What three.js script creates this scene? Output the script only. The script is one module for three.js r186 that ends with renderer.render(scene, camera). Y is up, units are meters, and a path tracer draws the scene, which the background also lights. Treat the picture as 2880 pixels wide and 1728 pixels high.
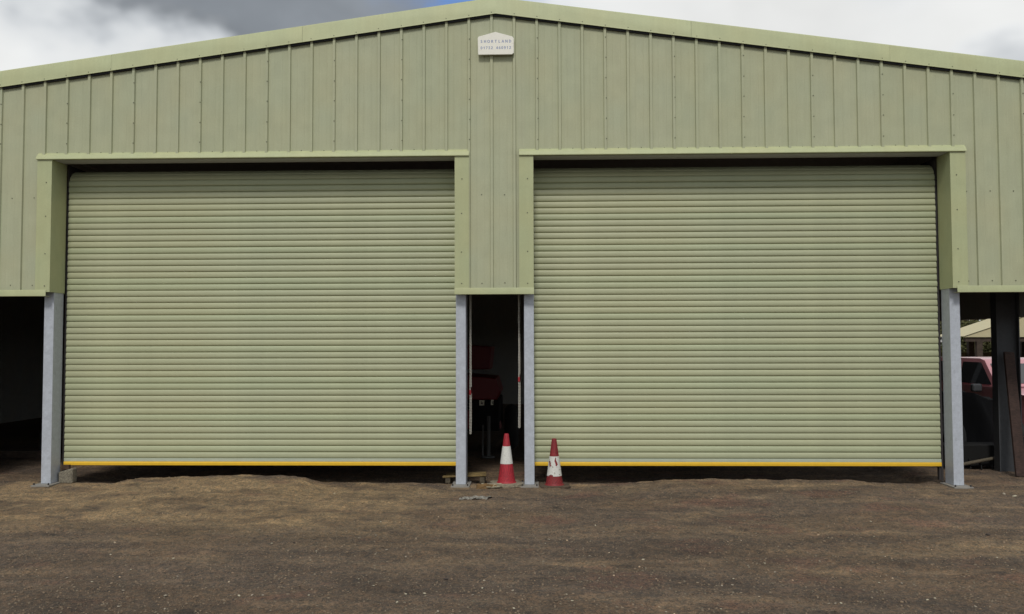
import * as THREE from 'three';
import { ImprovedNoise } from 'three/addons/math/ImprovedNoise.js';
import { RoundedBoxGeometry } from 'three/addons/geometries/RoundedBoxGeometry.js';
import { mergeGeometries, mergeVertices, toCreasedNormals } from 'three/addons/utils/BufferGeometryUtils.js';

// ------------------------------------------------------------------ camera, sky, sun, exposure
const scene = new THREE.Scene();
const camera = new THREE.PerspectiveCamera(39.6, 2880 / 1728, 0.1, 2000);
camera.position.set(0.62, 2.141, 12.797);
camera.rotation.order = 'YXZ';
camera.rotation.set(0.04101, 0.0283, -0.00275);

const noise = new ImprovedNoise();
const N3 = (x, y, z) => noise.noise(x, y, z);
function fbm(x, y, z, oct = 5, gain = 0.5) {
  let a = 1, s = 0, n = 0;
  for (let i = 0; i < oct; i++) { s += a * N3(x, y, z); n += a; a *= gain; x = x * 2.03 + 17.1; y = y * 2.03 + 5.7; z = z * 2.03 + 31.3; }
  return s / n;
}
const clamp = (v, a = 0, b = 1) => Math.min(b, Math.max(a, v));
const sstep = (a, b, v) => { const t = clamp((v - a) / (b - a)); return t * t * (3 - 2 * t); };
const mix = (a, b, t) => a + (b - a) * t;
let seed = 20413;
const rnd = () => { seed = (seed * 1664525 + 1013904223) >>> 0; return seed / 4294967296; };
const rr = (a, b) => a + (b - a) * rnd();

const SKY = 1.0;
function makeSky() {
  const w = 2048, h = 1024, d = new Float32Array(w * h * 4);
  for (let j = 0; j < h; j++) {
    const el = ((j + 0.5) / h - 0.5) * Math.PI, ce = Math.cos(el), y = Math.sin(el), e = el * 180 / Math.PI;
    for (let i = 0; i < w; i++) {
      const an = ((i + 0.5) / w - 0.5) * 2 * Math.PI, x = Math.cos(an) * ce, z = Math.sin(an) * ce;
      const o = (j * w + i) * 4;
      let r, g, b;
      if (e < -1) { r = 0.12; g = 0.1; b = 0.075; } else {
        // cloud deck: broken overcast, white with grey bases and a few blue gaps
        const k = 1 / (Math.max(y, 0) + 0.35), px = x * k, pz = z * k;
        const wx = fbm(px * 1.6 + 3.1, pz * 1.6, 7.7, 3) * 0.5, wz = fbm(px * 1.6, pz * 1.6 + 9.2, 2.2, 3) * 0.5;
        const n1 = fbm(px * 1.9 + wx + 40.3, pz * 1.9 + wz, 4.4, 6, 0.52);
        const n2 = fbm(px * 4.5 + wx * 2, pz * 4.5 + wz * 2, 11.3, 5);
        const az = Math.atan2(x, -z) * 180 / Math.PI;
        const ca = az + 9 * fbm(px * 5, pz * 5, 21.5, 5), cb = e + 4.5 * fbm(px * 6 + 8, pz * 6, 33.5, 5);
        const G = (a0, e0, sa, se) => Math.exp(-(((ca - a0) / sa) ** 2 + ((cb - e0) / se) ** 2));
        let grey = clamp(sstep(-0.12, 0.3, n1 + 0.25 * n2) * 0.85 - 0.9 * G(-27, 16, 7, 6) - 1.0 * G(16, 20, 20, 8));
        grey = Math.max(grey, clamp(1.7 * G(-17.0, 23.0, 11.0, 4.6) + 1.1 * G(-25, 24.5, 7, 4.2)), 0.3 * clamp(1.4 * G(22.5, 23.5, 2.4, 3)));
        const open = clamp(sstep(0.16, 0.3, -n1) * sstep(-.1, .25, n2) * (1 - 0.5 * grey) + 2.1 * G(-5.6, 23.2, 3.6, 2.2));
        const lum = mix(1.03 + 0.16 * n2, 0.34 + 0.16 * n2, sstep(0.05, 0.95, grey + 0.25 * n2 * sstep(0, 0.3, grey)));
        r = lum * mix(0.99, 0.90, grey); g = lum * mix(1.0, 0.99, grey); b = lum * mix(0.99, 1.10, grey);
        r = mix(r, 0.20, open); g = mix(g, 0.36, open); b = mix(b, 0.74, open);
      }
      d[o] = r * SKY; d[o + 1] = g * SKY; d[o + 2] = b * SKY; d[o + 3] = 1;
    }
  }
  const t = new THREE.DataTexture(d, w, h, THREE.RGBAFormat, THREE.FloatType);
  t.mapping = THREE.EquirectangularReflectionMapping; t.magFilter = t.minFilter = THREE.LinearFilter; t.wrapS = THREE.RepeatWrapping; t.needsUpdate = true;
  return t;
}
const sky = makeSky();
scene.background = sky; scene.environment = sky;

const sun = new THREE.DirectionalLight(new THREE.Color(1, 0.96, 0.9), 2.2);
sun.position.set(-1.5, 24.3, 20.5); sun.target.position.set(0, 2, 0);
sun.castShadow = true; sun.shadow.radius = 22; sun.shadow.mapSize.set(2048, 2048);
Object.assign(sun.shadow.camera, { left: -22, right: 22, top: 22, bottom: -22, near: 0.5, far: 70 });
scene.add(sun, sun.target);

const renderer = new THREE.WebGLRenderer({ antialias: true });
renderer.toneMapping = THREE.LinearToneMapping;
renderer.toneMappingExposure = 0.8;
renderer.shadowMap.enabled = true;

// ------------------------------------------------------------------ textures and materials
function makeTex(size, fn, srgb) {
  const d = new Uint8Array(size * size * 4);
  for (let j = 0; j < size; j++) for (let i = 0; i < size; i++) {
    const c = fn(i / size, j / size), o = (j * size + i) * 4;
    d[o] = clamp(c[0]) * 255; d[o + 1] = clamp(c[1]) * 255; d[o + 2] = clamp(c[2]) * 255; d[o + 3] = 255;
  }
  const t = new THREE.DataTexture(d, size, size);
  t.wrapS = t.wrapT = THREE.RepeatWrapping; t.magFilter = THREE.LinearFilter; t.minFilter = THREE.LinearMipmapLinearFilter; t.generateMipmaps = true;
  if (srgb) t.colorSpace = THREE.SRGBColorSpace;
  t.needsUpdate = true; return t;
}
// periodic value noise
function perNoise(period, sd) {
  const g = new Float32Array(period * period); let s = sd >>> 0;
  for (let i = 0; i < g.length; i++) { s = (s * 1664525 + 1013904223) >>> 0; g[i] = s / 4294967296; }
  return (u, v) => {
    const x = u * period, y = v * period, i = Math.floor(x), j = Math.floor(y), fx = x - i, fy = y - j;
    const sx = fx * fx * (3 - 2 * fx), sy = fy * fy * (3 - 2 * fy), q = (a, b) => g[((b % period + period) % period) * period + ((a % period + period) % period)];
    return mix(mix(q(i, j), q(i + 1, j), sx), mix(q(i, j + 1), q(i + 1, j + 1), sx), sy);
  };
}
const rep = (t, x, y) => { const c = t.clone(); c.repeat.set(x, y); c.needsUpdate = true; return c; };
const p6 = perNoise(6, 11), p16 = perNoise(16, 12), p40 = perNoise(40, 13), p110 = perNoise(110, 14), p256 = perNoise(256, 15), p512 = perNoise(512, 16);
// coated sheet: faint dust and rain streaking
const sheetTex = makeTex(512, (u, v) => {
  const st = p110(u, v * 0.06) * 0.5 + p40(u, v * 0.1) * 0.5, c = 0.94 + 0.025 * (p16(u, v) - 0.5) + 0.03 * (p256(u, v) - 0.5) + 0.03 * (st - 0.5);
  const warm = (p6(u, v) - 0.5) * 0.02; return [c + warm, c, c - warm];
}, true);
const sheetBump = makeTex(256, (u, v) => { const c = 0.5 + 0.5 * (p6(u, v) - 0.5) + 0.3 * (p16(u, v) - 0.5); return [c, c, c]; });
const coated = (r, g, b, o = {}) => new THREE.MeshStandardMaterial({ color: new THREE.Color().setRGB(r, g, b), roughness: 0.62, map: rep(sheetTex, 0.45, 0.45), bumpMap: rep(sheetBump, 0.5, 0.5), bumpScale: 0.004, ...o });
const cladMats = [coated(0.468, 0.488, 0.318), coated(0.474, 0.492, 0.325), coated(0.463, 0.484, 0.315)];
const trimMat = coated(0.485, 0.515, 0.288, { roughness: 0.55 });
const slatMats = [0, 1, 2, 3].map(i => coated(0.440 + 0.007 * (i % 3), 0.460 + 0.005 * (i % 4), 0.290 + 0.005 * (i % 2), { roughness: 0.5, map: rep(sheetTex, 0.13, 0.9) }));
const railMat = coated(0.50, 0.55, 0.43, { roughness: 0.5 });
const yellowMat = new THREE.MeshStandardMaterial({ color: new THREE.Color().setRGB(0.86, 0.52, 0.025), roughness: 0.6, map: rep(sheetTex, 1, 1) });
const galvTex = makeTex(512, (u, v) => {
  const c = 0.93 + 0.05 * (p16(u, v) - 0.5) + 0.05 * (p40(u, v) - 0.5) + 0.05 * (p110(u, v) - 0.5); const s = p6(u, v) > 0.9 && p40(u,v) > 0.4 ? 0.93 : 1; return [c * s, c * s, c * s * 1.01];
}, true);
const galvMat = new THREE.MeshStandardMaterial({ color: new THREE.Color().setRGB(0.52, 0.56, 0.61), roughness: 0.55, metalness: 0.1, map: galvTex });
const darkSteel = new THREE.MeshStandardMaterial({ color: new THREE.Color().setRGB(0.045, 0.04, 0.04), roughness: 0.7, metalness: 0.2 });
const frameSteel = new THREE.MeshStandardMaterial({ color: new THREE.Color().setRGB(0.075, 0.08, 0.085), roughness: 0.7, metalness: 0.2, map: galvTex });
const innerMat = new THREE.MeshStandardMaterial({ color: new THREE.Color().setRGB(0.42, 0.42, 0.39), roughness: 0.95, map: rep(sheetTex, 0.6, 0.6) });
const roofMat = new THREE.MeshStandardMaterial({ color: new THREE.Color().setRGB(0.40, 0.40, 0.385), roughness: 0.9 });
const headerMat = new THREE.MeshStandardMaterial({ color: new THREE.Color().setRGB(0.46, 0.48, 0.5), roughness: 0.8 });
const screwMat = new THREE.MeshStandardMaterial({ color: new THREE.Color().setRGB(0.12, 0.13, 0.085), roughness: 0.5 });
const woodTex = makeTex(512, (u, v) => {
  const g = p256(u * 0.12, v) * 0.5 + p110(u * 0.15, v) * 0.3 + p16(u, v) * 0.2, c = 0.62 + 0.5 * (g - 0.5); return [c, c * 0.98, c * 0.93];
}, true);
const wood = (r, g, b) => new THREE.MeshStandardMaterial({ color: new THREE.Color().setRGB(r, g, b), roughness: 0.9, map: woodTex, bumpMap: woodTex, bumpScale: 0.002 });
const paleWood = wood(0.62, 0.46, 0.2), greyWood = wood(0.30, 0.26, 0.2), darkWood = wood(0.16, 0.12, 0.1);
const concTex = makeTex(256, (u, v) => { const c = 0.8 + 0.25 * (p40(u, v) - 0.5) + 0.25 * (p110(u, v) - 0.5); return [c, c, c * 0.98]; }, true);
const concMat = new THREE.MeshStandardMaterial({ color: new THREE.Color().setRGB(0.3, 0.27, 0.215), roughness: 0.95, map: rep(concTex, 2, 2), bumpMap: rep(concTex, 2, 2), bumpScale: 0.004 });
const rubber = new THREE.MeshStandardMaterial({ color: new THREE.Color().setRGB(0.03, 0.03, 0.03), roughness: 0.85 });

// ------------------------------------------------------------------ helpers
const used = {};
const numbered = n => { const k = used[n] = (used[n] ?? -1) + 1; return k ? `${n}_${String(k).padStart(3, '0')}` : n; };
function part(name, geo, mat, parent) { const m = new THREE.Mesh(geo, mat); m.name = name; m.castShadow = m.receiveShadow = true; parent.add(m); return m; }
function thing(name, label, category, pos = [0, 0, 0], group) {
  const g = new THREE.Group(); g.name = numbered(name); g.position.set(...pos); g.userData = { label, category }; if (group) g.userData.group = group; scene.add(g); return g;
}
function single(name, geo, mat, label, category, pos, group) {
  const m = part(numbered(name), geo, mat, scene); m.userData = { label, category }; if (group) m.userData.group = group; if (pos) m.position.set(...pos); return m;
}
// closed profile [[a,b],...] in the (z,y) plane drawn along x
function extrudeX(pts, x0, x1, crease = 0.5, tilt) {
  const n = pts.length, P = [], U = [];
  let acc = 0;
  const put = (x, p, u) => { P.push(x, p[1] + (tilt ? tilt * x : 0), p[0]); U.push(x, u); };
  for (let i = 0; i < n; i++) {
    const a = pts[i], b = pts[(i + 1) % n], l = Math.hypot(b[0] - a[0], b[1] - a[1]), u0 = acc, u1 = acc + l; acc = u1;
    put(x0, a, u0); put(x1, a, u0); put(x1, b, u1); put(x0, a, u0); put(x1, b, u1); put(x0, b, u1);
  }
  const tri = THREE.ShapeUtils.triangulateShape(pts.map(p => new THREE.Vector2(p[0], p[1])), []);
  for (const t of tri) { for (const k of t) put(x0, pts[k], pts[k][1]); for (const k of [t[0], t[2], t[1]]) put(x1, pts[k], pts[k][1]); }
  const g = new THREE.BufferGeometry();
  g.setAttribute('position', new THREE.Float32BufferAttribute(P, 3)); g.setAttribute('uv', new THREE.Float32BufferAttribute(U, 2));
  return toCreasedNormals(g, crease);
}
function uvBox(g) { // box-projected uv in metres
  g = g.index ? g.toNonIndexed() : g; const p = g.attributes.position, nn = g.attributes.normal, u = [];
  for (let i = 0; i < p.count; i++) {
    const ax = Math.abs(nn.getX(i)), ay = Math.abs(nn.getY(i)), az = Math.abs(nn.getZ(i));
    if (az >= ax && az >= ay) u.push(p.getX(i), p.getY(i)); else if (ax >= ay) u.push(p.getZ(i), p.getY(i)); else u.push(p.getX(i), p.getZ(i));
  }
  g.setAttribute('uv', new THREE.Float32BufferAttribute(u, 2)); return g;
}
const bx = (x0, x1, y0, y1, z0, z1) => uvBox(new THREE.BoxGeometry(x1 - x0, y1 - y0, z1 - z0).translate((x0 + x1) / 2, (y0 + y1) / 2, (z0 + z1) / 2));
const rbx = (x0, x1, y0, y1, z0, z1, r = 0.006, s = 2) => uvBox(new RoundedBoxGeometry(x1 - x0, y1 - y0, z1 - z0, s, r).translate((x0 + x1) / 2, (y0 + y1) / 2, (z0 + z1) / 2));
function tube(a, b, r, seg = 8) {
  const A = new THREE.Vector3(...a), B = new THREE.Vector3(...b), g = new THREE.CylinderGeometry(r, r, A.distanceTo(B), seg);
  g.applyQuaternion(new THREE.Quaternion().setFromUnitVectors(new THREE.Vector3(0, 1, 0), B.clone().sub(A).normalize())); g.translate(...A.add(B).multiplyScalar(0.5).toArray()); return g;
}
const merge = gs => mergeGeometries(gs.map(g => { g = g.index ? g.toNonIndexed() : g; for (const k of Object.keys(g.attributes)) if (!['position', 'normal', 'uv'].includes(k)) g.deleteAttribute(k); return g; }));

// ------------------------------------------------------------------ ground: one sheet of rutted earth and gravel
function hump(x, a, b, s) { return sstep(a - s, a + s, x) * (1 - sstep(b - s, b + s, x)); }
function ground(x, z) {
  let y = 0;
  const ridge = hump(x, -5.65, -2.75, 0.3) * (0.118 + 0.012 * N3(x * 2.2, 4, 1)) + hump(x, 2.2, 5.7, 0.7) * (0.085 + 0.012 * N3(x * 2.2, 8, 1)) + 0.02 * hump(x, -2.6, -0.8, 0.3);
  y += ridge * sstep(-0.5, -0.2, z) * (1 - sstep(-0.2, 2.4, z));
  const near = Math.exp(-((z + 0.2) ** 2) / 0.25) * Math.max(...[-6.87, -0.52, 0.51, 6.87].map(c => Math.exp(-((x - c) ** 2) / 0.06)));
  const far = sstep(16, 60, Math.hypot(x, z));
  // ruts that sweep in front of the doors
  const path = z - (2.6 + 0.35 * Math.sin(x * 0.45 + 0.8)), path2 = z - (3.9 + 0.3 * Math.sin(x * 0.4 + 2));
  const rough = (0.045 * fbm(x * 0.55, 1.3, z * 0.75, 3) + 0.03 * fbm(x * 1.9, 2.2, z * 2.4, 3) + 0.012 * N3(x * 6, 3, z * 7) + 0.008 * N3(x * 15, 6, z * 15) + 0.006 * N3(x * 34, 9, z * 34));
  y += (rough - 0.022 * Math.exp(-((path / 0.22) ** 2)) - 0.018 * Math.exp(-((path2 / 0.2) ** 2))) * (1 - 0.9 * near) * (1 - far);
  y -= 0.024;
  y -= 0.05 * sstep(-0.25, -0.6, z) * (1 - near) * hump(x, -6.6, 6.6, 0.15);
  y += far * 0.6 * fbm(x * 0.01, 5, z * 0.01, 2);
  return y;
}
{
  const axis = (a, b, step, ext) => { const v = []; for (let t = a; t <= b + 1e-6; t += step) v.push(t); let s = step * 2, q = a, w = b; while (q > -ext) { q -= s; w += s; v.unshift(q); v.push(w); s *= 1.35; } return v; };
  const X = axis(-9, 9, 0.028, 900), Z = axis(-3.2, 7, 0.028, 900), nx = X.length, nz = Z.length;
  const P = new Float32Array(nx * nz * 3), C = new Float32Array(nx * nz * 3), U = new Float32Array(nx * nz * 2), I = new Uint32Array((nx - 1) * (nz - 1) * 6);
  const tan = [0.335, 0.234, 0.128], grey = [0.172, 0.124, 0.088], brown = [0.204, 0.138, 0.085], red = [0.215, 0.112, 0.078], dark = [0.085, 0.062, 0.045], field = [0.07, 0.085, 0.035];
  let k = 0;
  for (let j = 0; j < nz; j++) for (let i = 0; i < nx; i++, k++) {
    const x = X[i], z = Z[j]; P[k * 3] = x; P[k * 3 + 1] = ground(x, z); P[k * 3 + 2] = z; U[k * 2] = x; U[k * 2 + 1] = z;
    const w1 = fbm(x * 0.5, 0.5, z * 0.9, 4), w2 = fbm(x * 1.6 + 4, 2, z * 2.6, 5), w3 = fbm(x * 5, 8, z * 8, 4);
    // compacted sandy earth where vehicles turn; loose dark gravel elsewhere
    let t = 0.95 * hump(x + w1 * 2, -9, -0.9, 1.0) * hump(z + w2 * 1.5, -0.1, 3.1 + 0.12 * x + 0.4, 0.6) + 0.75 * Math.exp(-(((x - 6.2 + w1) / 2.4) ** 2) - (((z - 3.5 + 0.18 * (x - 6) + w2 * 0.7) / 0.5) ** 2)) + 0.4 * hump(z + w2, -0.3, 0.7, 0.25) + 0.35 * Math.exp(-(((x - 2.4 + w1) / 1.5) ** 2) - (((z - 2.6 + w2) / 0.6) ** 2));
    const st = fbm(x * 0.5 + 3, 6.5, z * 3.2 + 0.5 * w1, 4); t += 0.8 * st;
    t = clamp(t * (0.8 + 1.1 * w2 + 0.5 * w3) + 0.3 * w2);
    const rd = sstep(0.18, 0.42, fbm(x * 1.1 + 9, 5, z * 1.9, 4) + 0.12 * hump(x, 0.5, 6, 1)) * 0.6, dk = sstep(0.16, 0.45, fbm(x * 2.3 - 6, 3, z * 4.2, 5)) * 0.75, br = sstep(-0.2, 0.3, w1 + 0.4 * w3), fd = sstep(22, 40, Math.hypot(x, z)), loose = sstep(-0.25, 0.3, fbm(x * 0.45 + 2, 7, z * 0.7, 4) + 0.5 * w3) * sstep(1.6, 4.6, z + 1.5 * w1 + w2);
    for (let c = 0; c < 3; c++) {
      let v = mix(grey[c], brown[c], br); v = mix(v, tan[c], t); v = mix(v, red[c], rd * (1 - 0.6 * t)); v = mix(v, dark[c], clamp(dk + 0.55 * loose) * (1 - 0.5 * t)); v *= 1 + 0.28 * w3 + 0.45 * w2 + 0.5 * st + 0.12 * N3(x * 21, 4, z * 21);
      C[k * 3 + c] = clamp(mix(v, field[c], fd), 0.01, 1);
    }
  }
  k = 0;
  for (let j = 0; j < nz - 1; j++) for (let i = 0; i < nx - 1; i++) { const a = j * nx + i; I[k++] = a; I[k++] = a + nx; I[k++] = a + 1; I[k++] = a + 1; I[k++] = a + nx; I[k++] = a + nx + 1; }
  const g = new THREE.BufferGeometry(); g.setAttribute('position', new THREE.BufferAttribute(P, 3)); g.setAttribute('color', new THREE.BufferAttribute(C, 3)); g.setAttribute('uv', new THREE.BufferAttribute(U, 2)); g.setIndex(new THREE.BufferAttribute(I, 1)); g.computeVertexNormals();
  const gt = makeTex(1024, (u, v) => {
    const f = p512(u, v), m = p256(u + 0.3, v), c = p110(u, v + 0.4), q = p40(u, v);
    let s = 0.82 + 0.26 * (f - 0.5) + 0.24 * (m - 0.5) + 0.2 * (c - 0.5) + 0.12 * (q - 0.5); if (m < 0.06) s -= 0.15;
    const w = (c - 0.5) * 0.07; return [s + w, s, s - w];
  }, true);
  const gb = makeTex(1024, (u, v) => { const c = 0.5 + 0.6 * (p512(u, v) - 0.5) + 0.5 * (p256(u + 0.3, v) - 0.5) + 0.35 * (p110(u, v + 0.4) - 0.5); return [c, c, c]; });
  const m = new THREE.MeshStandardMaterial({ vertexColors: true, roughness: 1, map: rep(gt, 1 / 2.7, 1 / 2.7), bumpMap: rep(gb, 1 / 2.7, 1 / 2.7), bumpScale: 0.012 });
  const gm = part('ground', g, m, scene); gm.userData = { kind: 'structure', label: 'brown earth and gravel yard with sandy wheel tracks' };
}

// ------------------------------------------------------------------ the shed
const EAVE = 8.62, PITCH = 0.137, PX = 0.02, vergeY = x => 7.124 - PITCH * Math.abs(x - PX);
const shed = thing('farm_shed', 'sage green metal clad farm shed with low pitched gable and open lower bays', 'shed');
const RIB = 0.344, RIB0 = -0.043;
// pan-and-rib section: depth in front of the pan at x
const ribPts = (k, lap) => { const c = RIB0 + k * RIB; return [[c - 0.027, 0], [c - 0.0185, 0.031], [c + 0.0185, 0.031], [c + 0.027, 0]]; };
function sheetGeo(x0, x1, yb, lift) {
  const pts = [[x0, 0]];
  const add = (x, z) => { if (x > x0 + 1e-4 && x < x1 - 1e-4) pts.push([x, z]); };
  for (let k = -26; k <= 26; k++) {
    const c = RIB0 + k * RIB;
    for (const p of [[c - 0.121, 0], [c - 0.112, 0.0025], [c - 0.104, 0], ...ribPts(k), [c + 0.104, 0], [c + 0.112, 0.0025], [c + 0.121, 0]]) add(p[0], p[1]);
  }
  const inRib = x => { const k = Math.round((x - RIB0) / RIB), dx = Math.abs(x - RIB0 - k * RIB); return dx < 0.0185 ? 0.031 : dx < 0.027 ? 0.031 * (0.027 - dx) / 0.0085 : 0; };
  pts[0][1] = inRib(x0); pts.push([x1, inRib(x1)]); pts.sort((a, b) => a[0] - b[0]);
  const P = [], U = [], T = 0.0015, top = x => vergeY(x) + 0.05, q = (a, b, c, d) => { for (const v of [a, b, c, a, c, d]) { P.push(...v); U.push(v[0], v[1]); } };
  for (let i = 0; i < pts.length - 1; i++) {
    const [xa, za] = pts[i], [xb, zb] = pts[i + 1], A = za + lift, B = zb + lift;
    q([xa, yb, A], [xb, yb, B], [xb, top(xb), B], [xa, top(xa), A]);
    q([xb, yb, B - T], [xa, yb, A - T], [xa, top(xa), A - T], [xb, top(xb), B - T]);
    q([xa, yb, A - T], [xb, yb, B - T], [xb, yb, B], [xa, yb, A]);
  }
  for (const [x, z, s] of [[pts[0][0], pts[0][1] + lift, 0], [x1, pts[pts.length - 1][1] + lift, 1]]) { const v = [[x, yb, z - T], [x, yb, z], [x, top(x), z], [x, top(x), z - T]]; if (s) v.reverse(); q(...v); }
  const g = new THREE.BufferGeometry(); g.setAttribute('position', new THREE.Float32BufferAttribute(P, 3)); g.setAttribute('uv', new THREE.Float32BufferAttribute(U, 2)); return toCreasedNormals(g, 0.25);
}
const YL = 5.012, YB = 2.93;            // sheet bottoms above the doors and elsewhere
const gable = new THREE.Group(); gable.name = 'gable_wall'; shed.add(gable);
{
  const zones = [[-EAVE, -6.90, YB], [-6.90, -0.47, YL], [-0.47, 0.455, YB], [0.455, 6.90, YL], [6.90, EAVE, YB]];
  const laps = []; for (let k = -25; k <= 26; k += 3) laps.push(RIB0 + k * RIB + 0.016);
  let n = 0;
  for (const [a, b, yb] of zones) {
    const cuts = [a, ...laps.filter(x => x > a + 0.05 && x < b - 0.05), b];
    for (let i = 0; i < cuts.length - 1; i++) {
      // each sheet laps 30 mm over its neighbour on the rib crown
      part('cladding_sheet', sheetGeo(cuts[i] - (i ? 0.028 : 0), cuts[i + 1], yb, (n % 2) * 0.0022), cladMats[n % 3], gable); n++;
    }
  }
  // added black strips in the pans, standing in for the verge shadow
  const vergeShade = new THREE.MeshStandardMaterial({ color: new THREE.Color().setRGB(0.03, 0.032, 0.036), roughness: 1 });
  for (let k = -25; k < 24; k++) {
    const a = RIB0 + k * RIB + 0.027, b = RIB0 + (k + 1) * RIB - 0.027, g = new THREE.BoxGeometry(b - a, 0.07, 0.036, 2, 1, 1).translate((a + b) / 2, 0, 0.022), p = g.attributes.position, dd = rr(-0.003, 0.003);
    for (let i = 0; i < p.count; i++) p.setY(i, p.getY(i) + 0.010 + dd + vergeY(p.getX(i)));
    g.computeVertexNormals(); part('verge_shade_strip', g, vergeShade, gable);
  }
  // fixings, too small to pick apart
  const sc = [], head = new THREE.CylinderGeometry(0.0075, 0.0095, 0.009, 7).rotateX(Math.PI / 2), put = (x, y, z) => sc.push(head.clone().translate(x + rr(-0.004, 0.004), y + rr(-0.006, 0.006), z));
  for (let k = -25; k <= 24; k++) {
    const c = RIB0 + k * RIB, mid = c + RIB / 2 + 0.02;
    const door = x => (Math.abs(x) > 0.62 && Math.abs(x) < 6.76);
    if (Math.abs(mid) < 8.5) for (const y of [3.03, 4.365, 5.06]) { if (y < 5 && (door(mid) || Math.abs(mid - 0.5) < 0.12 || Math.abs(mid + 0.5) < .12)) continue; if (y === 5.06 && !door(mid)) continue; put(mid, y, 0.004); }
    put(c + 0.002, vergeY(c) + 0.03, 0.058);
    if (((k % 3) + 3) % 3 === 2) for (let y = 5.2; y < vergeY(c) - 0.12; y += 0.31) put(c + 0.012, y, 0.036);
  }
  for (const s of [-1, 1]) for (const [x] of [[6.86], [0.495]]) for (const y of [3.02, 3.5, 4.08, 4.6]) put(s * x, y, 0.055);
  const m = part('fixing_screws', merge(sc), screwMat, gable); m.userData.kind = 'stuff';
}
// verge flashings: lengths butted along each slope, folded lip at the bottom and a rounded roll on top
{
  const L = [0, 2.95, 5.9, 8.95];
  for (const s of [-1, 1]) for (let i = 0; i < 3; i++) {
    const g = 0.0025, pr = [[-0.25, 0.252], [0.028, 0.264], [0.046, 0.257], [0.058, 0.24], [0.06, 0.02], [0.065, 0.0], [0.061, -0.003], [0.056, 0.018], [0.054, 0.236], [0.028, 0.255], [-0.25, 0.244]];
    const a = L[i] + (i ? g : 0), b = L[i + 1] + (i < 2 ? 0.0 : 0);
    // section sheared along the slope so that the front face stays upright
    const x0 = PX + s * a, x1 = PX + s * b, dz = (i % 2) * 0.0012;
    const geo = extrudeX(pr.map(p => [p[0] + dz, p[1]]), Math.min(x0, x1), Math.max(x0, x1), 0.7);
    const p = geo.attributes.position; for (let v = 0; v < p.count; v++) p.setY(v, p.getY(v) + vergeY(p.getX(v)));
    geo.computeVertexNormals();
    part('verge_flashing', toCreasedNormals(geo, 0.7), trimMat, shed);
  }
}
// door head flashings: sloped drip outside, soffit running back to the curtain
for (const [x0, x1] of [[-7.02, -0.385], [0.372, 7.01]]) {
  part('lintel_flashing', extrudeX([[0.004, 5.06], [0.047, 5.018], [0.075, 4.964], [0.076, 4.952], [0.012, 4.952], [0.012, 4.955], [0.072, 4.955], [0.0715, 4.962], [0.044, 5.015], [0.001, 5.057]], x0, x1, 0.3), trimMat, shed);
}
// drip flashings along the bottom of the wall sheets
for (const [x0, x1] of [[-8.6, -6.832], [-0.603, 0.589], [6.832, 8.6]]) {
  part('drip_flashing', extrudeX([[0.052, 2.955], [0.056, 2.955], [0.059, 2.945], [0.067, 2.866], [0.067, 2.858], [-0.05, 2.858], [-0.05, 2.862], [0.062, 2.862], [0.054, 2.944]], x0, x1, 0.3), trimMat, shed);
}
// jamb flashings: front leg over the sheet edge and a return to the curtain
for (const [xe, s] of [[-6.779, -1], [6.774, 1], [-0.601, 1], [0.586, -1]]) {
  const outer = Math.abs(xe) > 3, w = outer ? 0.226 : 0.216, f0 = xe, f1 = xe + s * w;
  const pts = [[f1, 0.047], [f1, 0.051], [f0, 0.051], [f0, -0.368], [f0 + s * 0.003, -0.368], [f0 + s * 0.003, 0.048], [f1, 0.047]].slice(0, 6);
  const sh = new THREE.Shape(pts.map(p => new THREE.Vector2(p[0], p[1])));
  const g = new THREE.ExtrudeGeometry(sh, { depth: 4.951 - 2.921, bevelEnabled: false }).rotateX(-Math.PI / 2).scale(1, 1, -1).translate(0, 2.921, 0);
  // reflection above flips the winding: restore it
  const idx = []; for (let i = 0; i < g.attributes.position.count; i += 3) idx.push(i, i + 2, i + 1); g.setIndex(idx);
  const gg = g.toNonIndexed(); gg.computeVertexNormals();
  part('jamb_flashing', uvBox(gg), trimMat, shed);
}
// steel columns with base plates
for (const [x0, x1, top] of [[-6.944, -6.792, 3.2], [6.790, 6.942, 3.2], [-0.598, -0.446, 3.2], [0.436, 0.586, 3.2], [-8.6, -8.45, 5], [8.45, 8.6, 5]]) {
  const c = part('steel_column', rbx(x0, x1, 0.0, top, -0.365, -0.1, 0.008, 3), galvMat, shed), pw = Math.abs(x0) > 3 ? 0.065 : 0.062;
  part('base_plate', rbx(x0 - pw, x1 + pw, -0.024, 0.0, -0.40, 0.055, 0.003, 1), concMatPlate(), c);
  for (const bz of [0.018, -0.38]) for (const b of [x0 - 0.035, x1 + 0.035]) part('bolt', new THREE.CylinderGeometry(0.012, 0.012, 0.03, 6).translate(b, 0.014, bz), darkSteel, c);
}
function concMatPlate() { return concMatPlate.m ??= new THREE.MeshStandardMaterial({ color: new THREE.Color().setRGB(0.3, 0.285, 0.25), roughness: 0.85, metalness: 0.1, map: galvTex }); }
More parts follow.
